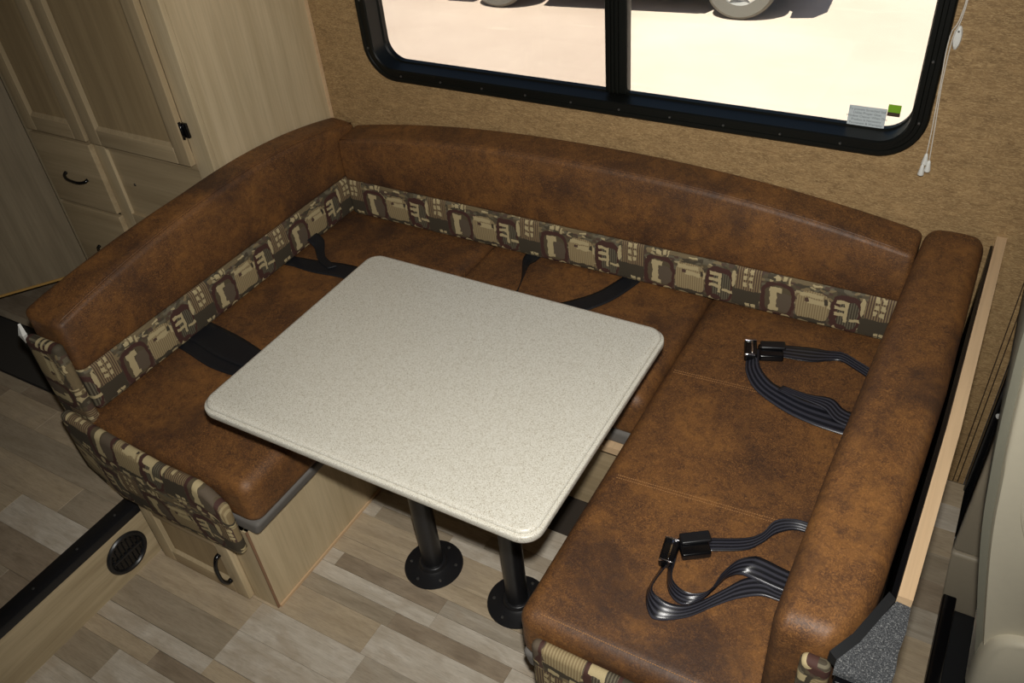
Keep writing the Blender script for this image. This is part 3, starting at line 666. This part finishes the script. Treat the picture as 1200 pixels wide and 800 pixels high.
# ------------------------------------------------------------------ partition behind the bolster
pt = thing('partition', (1.0, 0.2, 0), 'black partition panel with tan board edge behind the bolster', 'partition')
prism('black_panel', [(0.9765, -0.338), (0.9765, -0.20), (0.9865, 0.19), (0.9925, 0.8645), (0.9985, 0.8645), (0.9935, 0.19), (0.9845, -0.20), (0.9845, -0.338)], 0.0005, 0.775, M['gloss'], pt)
prism('tan_board', [(0.9850, -0.212), (0.9945, 0.19), (0.9995, 0.868), (1.0210, 0.868), (1.0170, 0.19), (1.0065, -0.212)], 0.0005, 0.801, M['board'], pt)
box('corner_post', (0.9325, -0.372, 0.0005), (1.006, -0.341, 0.768), M['gloss'], pt, 0.004)
prism('carpet_pad', [(0.986, -0.213), (1.0065, -0.215), (1.008, -0.26), (1.0045, -0.30), (1.0065, -0.33), (1.004, -0.366), (0.930, -0.366), (0.930, -0.346), (0.953, -0.304), (0.972, -0.25)], 0.776, 0.788, M['carpet'], pt)
V = [(0.930, -0.349, .776), (0.953, -0.306, .776), (0.972, -0.25, .776), (0.985, -0.211, .776)]
loops('felt_flap', [[(x - dx, y + dy, z) for dx, dy, z in ((0, 0, .789), (0.012, .006, .794), (0.012, .006, .770), (0, 0, .770))] for x, y, _ in V], M['rubber'], pt, False, True, True, 10)

# ------------------------------------------------------------------ cab seat and step edge at far right
se = thing('step_edge', (1.13, 0.0, 0.0), 'black edge rail beside the floor strip at the cab step', 'rail'); box('rail', (1.1185, -0.8, -0.12), (1.150, 0.46, 0.012), M['gloss'], se, 0.004); box('bracket', (1.1195, 0.3, -0.5), (1.149, 0.42, -0.121), M['rubber'], se, 0.003)
cs = thing('cab_seat', (1.5, 0.55, -0.5), 'beige vinyl cab seat with grey cloth back at the right edge', 'seat')
def slab(name, prof, y0, y1, mat, parent, r=0.03):
    # profile in x,z swept along y with rounded ends
    c = Vector((sum(p[0] for p in prof) / len(prof), sum(p[1] for p in prof) / len(prof)))
    P = catmull([(x, 0, z) for x, z in prof] + [(prof[0][0], 0, prof[0][1])], 5)[:-1]
    LL = []
    for y, s in ((y0, 0.86), (y0 + 0.006, 0.92), (y0 + 0.016, 0.965), (y0 + r, 1.0), ((y0 + y1) / 2, 1.01), (y1 - r, 1.0), (y1 - 0.012, 0.96), (y1, 0.88)):
        LL.append([(c.x + (q.x - c.x) * (1 - (1 - s) * 0.6), y, c.y + (q.z - c.y) * (1 - (1 - s) * 0.35)) for q in P])
    return loops(name, LL, mat, parent, False, True, True, 60)
slab('backrest', [(1.245, -0.10), (1.150, 0.36), (1.115, 0.60), (1.092, 0.80), (1.080, 0.98), (1.12, 1.07), (1.19, 1.05), (1.26, 0.80), (1.30, 0.50), (1.40, 0.10), (1.40, -0.06)], 0.31, 0.80, M['beige'], cs)
slab('back_cloth', [(1.228, -0.08), (1.133, 0.36), (1.096, 0.60), (1.074, 0.80), (1.062, 0.98), (1.085, 1.03), (1.105, 0.98), (1.118, 0.80), (1.15, 0.60), (1.19, 0.36), (1.29, -0.08)], 0.325, 0.785, M['greycloth'], cs)
slab('seat_base', [(1.215, -0.12), (1.21, 0.05), (1.245, 0.135), (1.38, 0.155), (1.75, 0.16), (1.84, 0.10), (1.84, -0.10), (1.50, -0.14)], 0.285, 0.80, M['beige'], cs, 0.05)
tube('seam', catmull([(1.13, 0.318, 0.78), (1.165, 0.312, 0.56), (1.205, 0.309, 0.44), (1.27, 0.307, 0.30)], 6), 0.0025, M['beige'], cs, 6)
box('pedestal', (1.36, 0.36, -0.499), (1.78, 0.74, -0.125), M['rubber'], cs, 0.02)

# ------------------------------------------------------------------ wardrobe
WX, WY = -0.976, 0.349
wd = thing('wardrobe', (-1.42, 0.6, 0.2), 'tall pale oak wardrobe with panel doors and drawers beside the window', 'wardrobe')
box('side_panel', (WX - 0.016, WY + 0.018, 0.201), (WX, YW - 0.012, 2.30), M['oak'], wd); box('back_trim', (WX - 0.002, YW - 0.0115, 0.201), (WX + 0.004, YW - 0.001, 2.30), M['board'], wd)
fx0 = -1.86
box('stile', (-1.046, WY, 0.201), (WX, WY + 0.018, 2.30), M['oak'], wd, 0.0015); box('stile', (-1.520, WY, 0.201), (-1.458, WY + 0.018, 2.30), M['oak'], wd, 0.0015); box('stile', (fx0, WY, 0.201), (fx0 + 0.06, WY + 0.018, 2.30), M['oak'], wd)
for (a, b) in ((-1.4575, -1.0465), (fx0 + 0.0605, -1.5205)):
    box('rail', (a, WY, 0.842), (b, WY + 0.018, 0.90), M['oak_x'], wd); box('rail', (a, WY, 2.2), (b, WY + 0.018, 2.30), M['oak_x'], wd); box('rail', (a, WY, 0.201), (b, WY + 0.018, 0.30), M['oak_x'], wd)
box('rail', (-1.4575, WY, 0.56), (-1.0465, WY + 0.018, 0.607), M['oak_x'], wd)
box('recessed_panel', (-1.4570, WY + 0.010, 0.6075), (-1.0470, WY + 0.017, 0.8415), M['oak_x'], wd); box('lower_panel', (-1.4570, WY + 0.010, 0.3005), (-1.0470, WY + 0.017, 0.5595), M['oak_x'], wd)
lathe('lock_pin', [(0.0001, -0.003), (0.004, -0.002), (0.005, 0.0)], (-1.394, WY + 0.010, 0.722), M['rubber'], wd, 12, 'Y')
box('back_panel', (fx0, YW - 0.012, 0.201), (WX - 0.003, YW - 0.001, 2.30), M['oak'], wd)
def subthing(name, parent, loc):
    e = thing(name, loc); e.parent = parent; e.matrix_parent_inverse = Matrix.Translation(parent.location).inverted(); return e
for (a, b) in ((-1.486, -1.045), (-1.802, -1.508)):
    d = subthing('door', wd, ((a + b) / 2, WY, 0.864)); panel_door(d, a, b, 0.864, 2.18, WY - 0.0005, 0.052, M['oak_f'], M['oak_x'], 0.020, 0.008)
for z in (0.973, 2.05):
    hg = box('hinge', (-1.044, WY - 0.009, z - 0.022), (-1.024, WY - 0.0002, z + 0.022), M['gloss'], wd, 0.002); tube('hinge_pin', [(-1.0435, WY - 0.012, z - 0.026), (-1.0435, WY - 0.012, z + 0.026)], 0.0042, M['gloss'], hg, 10)
for (z0, z1, zh) in ((0.604, 0.852, 0.705), (0.345, 0.592, 0.418)):
    d = subthing('drawer', wd, (-1.7, WY, z0)); box('drawer_front', (-1.802, WY - 0.020, z0), (-1.508, WY - 0.0005, z1), M['oak_x'], d, 0.002); pull(d, (-1.692, WY - 0.0205, zh + 0.020), (-1.588, WY - 0.0205, zh + 0.012), (0, -0.022, -0.007), r=0.0050)

# ------------------------------------------------------------------ tall angled cabinet at far left
A = R2(54.1)
tp = thing('angled_cabinet', (-1.826, 0.332, 0.2), 'tall greyed oak cabinet end panel with amber bottom edge', 'cabinet', rotz=A)
# local x runs back along the face (negative = towards camera side), local +y is into the cabinet
def loc_box(name, lo, hi, mat): return box(name, lo, hi, mat, tp, 0.0)
loc_box('face_panel', (-0.95, 0.0, 0.100), (0.0, 0.018, 2.10), M['ash']); loc_box('edge_strip', (-0.95, -0.003, 0.092), (0.0, 0.018, 0.0995), M['amber']); loc_box('toe_kick', (-0.95, 0.25, 0.0005), (-0.05, 0.265, 0.092), M['ash']); loc_box('return_panel', (-0.95, 0.0185, 0.100), (-0.932, 0.5, 2.10), M['ash'])

mat = thing('dark_floor_patch', (-1.85, -0.04, 0.2), 'dark flat patch on the raised floor behind the left back cushion', 'mat')  # thin dark sheet with a black border laid over the raised planks
softbox('patch_body', (-2.35, -0.135, 0.2008), (-1.35, 0.06, 0.207), 0.003, M['darkbrown'], mat, (2, 2, 1), k=2); softbox('border', (-2.355, -0.140, 0.2006), (-1.345, 0.065, 0.2035), 0.001, M['black'], mat, (2, 2, 1), k=2)

# ------------------------------------------------------------------ seat belts
def belt(label, loc): return thing('seat_belt', loc, label, 'seat belt', 'seat belts on the seats')
def widen(A, B, f): return A, [tuple(a[i] + (b[i] - a[i]) * f for i in range(3)) for a, b in zip(A, B)]
ba = belt('grey lap belt with buckle lying near the patterned band on the right seat', (0.62, 0.52, 0.503))
ribbon('strap', [(0.535, 0.558, 0.509), (0.55, 0.511, 0.506), (0.59, 0.459, 0.506), (0.663, 0.419, 0.506), (0.728, 0.401, 0.506), (0.787, 0.395, 0.506), (0.835, 0.395, 0.506)], [(0.556, 0.597, 0.524), (0.577, 0.535, 0.519), (0.617, 0.494, 0.516), (0.66, 0.48, 0.514), (0.708, 0.47, 0.512), (0.788, 0.468, 0.512), (0.835, 0.47, 0.512)], M['webbing'], ba)
ribbon('strap', [(0.640, 0.470, 0.518), (0.700, 0.459, 0.520), (0.752, 0.448, 0.519), (0.786, 0.425, 0.512), (0.835, 0.415, 0.512)], [(0.648, 0.486, 0.520), (0.708, 0.477, 0.523), (0.762, 0.478, 0.529), (0.795, 0.462, 0.521), (0.835, 0.455, 0.520)], M['webbing'], ba)
ribbon('strap', [(0.594, 0.640, 0.512), (0.665, 0.664, 0.509), (0.709, 0.667, 0.511), (0.747, 0.664, 0.520), (0.792, 0.642, 0.522), (0.838, 0.62, 0.520)], [(0.607, 0.596, 0.512), (0.681, 0.612, 0.508), (0.718, 0.634, 0.506), (0.747, 0.645, 0.506), (0.788, 0.626, 0.506), (0.835, 0.60, 0.506)], M['webbing'], ba)
def buckle(parent, c, ang, tc, tang, tl, tw):
    # buckle housing with metal edge, and tongue
    def bx(name, lo, hi, mat, c, a, p, bev=0.003):
        ca, sa = math.cos(a), math.sin(a)
        return softbox(name, lo, hi, bev, mat, p, (1, 1, 1), lambda q: (c[0] + q[0] * ca - q[1] * sa, c[1] + q[0] * sa + q[1] * ca, c[2] + q[2]), k=2)
    h = bx('buckle', (-0.016, -0.031, -0.012), (0.016, 0.031, 0.013), M['gloss'], c, ang, parent, 0.006)
    bx('metal_edge', (-0.015, 0.024, 0.012), (0.015, 0.028, 0.016), M['chrome'], c, ang, h, 0.001); bx('release_bar', (0.001, -0.026, 0.0125), (0.005, 0.022, 0.0165), M['chrome'], c, ang, h, 0.001); bx('metal_edge', (-0.015, -0.030, 0.008), (0.010, -0.027, 0.0145), M['chrome'], c, ang, h, 0.001)
    t = bx('tongue', (-tl / 2, -tw / 2, -0.009), (tl / 2, tw / 2, 0.010), M['gloss'], tc, tang, parent, 0.005)
    bx('tongue_cover', (-tl / 2 + 0.004, 0.0, 0.0095), (tl / 2 + 0.006, tw / 2 + 0.003, 0.018), M['black'], tc, tang, t, 0.004)
buckle(ba, (0.538, 0.583, 0.517), R2(18), (0.585, 0.599, 0.514), R2(20), 0.060, 0.050)
bb = belt('grey lap belt with looped strap and buckle near the front of the right seat', (0.68, -0.1, 0.503))
up = lambda L, dz: [(x, y, z + dz) for x, y, z in L]
ribbon('strap', *widen(up([(0.579, -0.117, 0.505), (0.575, -0.182, 0.503), (0.597, -0.225, 0.502), (0.62, -0.229, 0.502), (0.664, -0.2, 0.502), (0.699, -0.159, 0.503), (0.731, -0.124, 0.503), (0.769, -0.097, 0.503), (0.800, -0.092, 0.503), (0.835, -0.095, 0.503)], .003), up([(0.588, -0.116, 0.518), (0.583, -0.184, 0.522), (0.611, -0.206, 0.518), (0.642, -0.201, 0.514), (0.67, -0.178, 0.512), (0.702, -0.133, 0.510), (0.733, -0.091, 0.510), (0.766, -0.07, 0.510), (0.797, -0.072, 0.508), (0.835, -0.07, 0.508)], .003), 1.4), M['webbing'], bb)
ribbon('strap', *widen(up([(0.589, -0.105, 0.505), (0.602, -0.145, 0.504), (0.62, -0.171, 0.504), (0.648, -0.184, 0.511), (0.675, -0.161, 0.513), (0.689, -0.129, 0.512), (0.702, -0.092, 0.511), (0.722, -0.072, 0.511), (0.752, -0.073, 0.514), (0.791, -0.075, 0.513), (0.835, -0.075, 0.513)], .003), up([(0.598, -0.099, 0.522), (0.61, -0.148, 0.522), (0.64, -0.166, 0.520), (0.669, -0.158, 0.520), (0.686, -0.135, 0.522), (0.693, -0.108, 0.526), (0.709, -0.071, 0.530), (0.73, -0.050, 0.530), (0.75, -0.041, 0.524), (0.792, -0.043, 0.520), (0.835, -0.045, 0.518)], .003), 1.4), M['webbing'], bb)
ribbon('strap', up([(0.640, -0.012, 0.506), (0.702, 0.021, 0.503), (0.731, 0.047, 0.506), (0.747, 0.083, 0.514), (0.785, 0.104, 0.514), (0.835, 0.105, 0.512)], .005), up([(0.645, -0.045, 0.506), (0.712, -0.008, 0.503), (0.738, 0.024, 0.503), (0.757, 0.059, 0.503), (0.79, 0.085, 0.503), (0.835, 0.085, 0.503)], .005), M['webbing'], bb)
buckle(bb, (0.583, -0.086, 0.517), R2(8), (0.622, -0.050, 0.515), R2(34), 0.060, 0.048)
b1 = belt('black strap lying on the left seat near its patterned front end', (-0.77, 0.02, 0.503))
ribbon('strap', [(-0.900, -0.020, 0.506), (-0.858, -0.026, 0.505), (-0.74, -0.046, 0.505), (-0.60, -0.04, 0.507), (-0.5, -0.02, 0.506)], [(-0.900, 0.030, 0.510), (-0.858, 0.026, 0.512), (-0.74, 0.004, 0.511), (-0.60, 0.012, 0.512), (-0.5, 0.03, 0.511)], M['darkweb'], b1)
ribbon('strap', [(-0.900, 0.014, 0.512), (-0.858, 0.010, 0.513), (-0.74, -0.010, 0.513), (-0.60, -0.012, 0.516), (-0.5, 0.0, 0.516)], [(-0.900, 0.100, 0.512), (-0.858, 0.096, 0.514), (-0.74, 0.080, 0.515), (-0.60, 0.052, 0.514), (-0.5, 0.05, 0.516)], M['darkweb'], b1)
b2 = belt('black strap lying on the left seat in the corner by the back cushion', (-0.77, 0.47, 0.503))
ribbon('strap', [(-0.895, 0.425, 0.506), (-0.857, 0.428, 0.506), (-0.78, 0.426, 0.506), (-0.68, 0.438, 0.506), (-0.55, 0.44, 0.506)], [(-0.895, 0.47, 0.509), (-0.852, 0.474, 0.510), (-0.78, 0.484, 0.510), (-0.70, 0.500, 0.510), (-0.55, 0.505, 0.510)], M['darkweb'], b2)
ribbon('strap', [(-0.888, 0.535, 0.535), (-0.868, 0.530, 0.528), (-0.845, 0.520, 0.518), (-0.80, 0.480, 0.512), (-0.74, 0.455, 0.512)], [(-0.888, 0.580, 0.535), (-0.868, 0.578, 0.530), (-0.838, 0.562, 0.524), (-0.79, 0.505, 0.514), (-0.72, 0.475, 0.514)], M['darkweb'], b2)
b3 = belt('short black strap end on the middle seat, nearest the corner', (-0.18, 0.68, 0.503))
ribbon('strap', [(-0.212, 0.775, 0.512), (-0.208, 0.735, 0.508), (-0.180, 0.68, 0.506), (-0.155, 0.62, 0.506), (-0.13, 0.5, 0.506)], [(-0.162, 0.775, 0.512), (-0.164, 0.738, 0.512), (-0.160, 0.69, 0.530), (-0.145, 0.625, 0.528), (-0.115, 0.5, 0.52)], M['darkweb'], b3)
b4 = belt('black strap lying slantwise on the middle seat toward its right end', (0.09, 0.66, 0.503))
ribbon('strap', [(0.115, 0.80, 0.508), (0.094, 0.735, 0.507), (0.062, 0.662, 0.507), (0.00, 0.59, 0.507), (-0.08, 0.52, 0.507)], [(0.168, 0.80, 0.508), (0.150, 0.725, 0.508), (0.118, 0.640, 0.508), (0.06, 0.56, 0.508), (-0.03, 0.48, 0.508)], M['darkweb'], b4)

# ------------------------------------------------------------------ outside
gd = mesh('ground', [(-60, 0.94, -0.9), (60, 0.94, -0.9), (60, 90, -0.9), (-60, 90, -0.9), (-60, 0.94, -0.95), (60, 0.94, -0.95), (60, 90, -0.95), (-60, 90, -0.95)], [(0, 1, 2, 3), (7, 6, 5, 4), (0, 4, 5, 1), (1, 5, 6, 2), (2, 6, 7, 3), (3, 7, 4, 0)], M['ground'])
tag(gd, 'sunlit pale sandy ground outside the window', kind='structure')
ce = Vector((2.396, 0.297, 0)).normalized(); ca = math.atan2(ce.y, ce.x)
car = thing('car', (-1.38, 6.74, -0.9), 'silver parked car whose wheels show at the top of the window', 'car', rotz=ca)
WR = 0.335
def car_wheel(x, y, s):
    w = subw = lathe('wheel', [(0.20, 0.0), (0.30, -0.01), (0.328, 0.02), (WR, 0.05), (WR, 0.17), (0.328, 0.20), (0.30, 0.22), (0.20, 0.21)], (x, y, WR), M['tyre'], car, 40, 'Y', (False, False))
    yo = 0.004 if s < 0 else 0.206
    rim = lathe('rim', [(0.205, yo), (0.205, yo + 0.01), (0.195, yo + 0.035), (0.19, yo + 0.09)] if s < 0 else [(0.205, yo), (0.205, yo - 0.01), (0.195, yo - 0.035), (0.19, yo - 0.09)], (x, y, WR), M['alloy'], w, 32, 'Y', (False, True))
    yc = y + (0.025 if s < 0 else 0.185)
    for k in range(5):
        a = R2(72 * k + 18); c, n = math.cos(a), math.sin(a); V = []
        for rr, hwid in ((0.03, 0.035), (0.2, 0.028)):
            for e in (-1, 1):
                for yy in (-0.012, 0.012): V.append((x + c * rr - n * hwid * e, yc + yy, WR + n * rr + c * hwid * e))
        mesh('spoke', V, [(0, 1, 3, 2), (4, 6, 7, 5), (0, 4, 5, 1), (2, 3, 7, 6), (0, 2, 6, 4), (1, 5, 7, 3)], M['alloy'], w)
    lathe('hub_cap', [(0.0001, -0.028), (0.03, -0.026), (0.045, -0.014), (0.045, 0.014)], (x, yc, WR), M['alloy'], w, 20, 'Y')
for x in (0.0, -2.414):
    car_wheel(x, 0.0, -1); car_wheel(x, 1.40, 1)
side = [(0.42, 0.24)]
for i in range(13): a = math.pi * i / 12; side.append((0.0 + 0.39 * math.cos(a), 0.335 + 0.39 * math.sin(a) * 1.0)) if 0 < i < 12 else side.append((0.39 * math.cos(a), 0.25))
for i in range(13): a = math.pi * i / 12; side.append((-2.414 + 0.39 * math.cos(a), 0.335 + 0.39 * math.sin(a))) if 0 < i < 12 else side.append((-2.414 + 0.39 * math.cos(a), 0.25))
side += [(-3.1, 0.26), (-3.22, 0.45), (-3.18, 0.72), (-2.9, 0.85), (-2.2, 0.95), (-1.55, 1.38), (-0.5, 1.42), (0.15, 1.05), (0.55, 0.98), (0.62, 0.6), (0.58, 0.3)]
LL = []
for y, s in ((0.06, 0.9), (0.0, 1.0), (0.02, 1.0), (0.8, 1.0), (1.58, 1.0), (1.6, 1.0), (1.55, 0.9)):
    LL.append([(x, y + (0.16 * max(0, (z - 0.9) / 0.5) if y < 0.5 else (-0.16 * max(0, (z - 0.9) / 0.5) if y > 1 else 0)), z) for x, z in side])
loops('body', LL, M['carpaint'], car, False, True, True, 40)
for pts in ([(-2.02, 0.98), (-1.5, 1.32), (-1.02, 1.34), (-1.02, 0.97)], [(-0.95, 0.97), (-0.95, 1.34), (-0.52, 1.35), (0.0, 1.03), (-0.05, 0.97)]):
    V = [(x, 0.05 + 0.16 * max(0, (z - 0.9) / 0.5) + d, z) for d in (-0.056, 0.02) for x, z in pts]; n = len(pts)
    mesh('side_window', V, [tuple(range(n)), tuple(range(n, 2 * n))] + [(i, (i + 1) % n, n + (i + 1) % n, n + i) for i in range(n)], M['carglass'], car)
box('sill', (-1.98, 0.01, 0.20), (-0.43, 0.10, 0.30), M['rubber'], car, 0.02); box('underbody', (-3.0, 0.25, 0.18), (0.45, 1.35, 0.32), M['rubber'], car, 0.02)
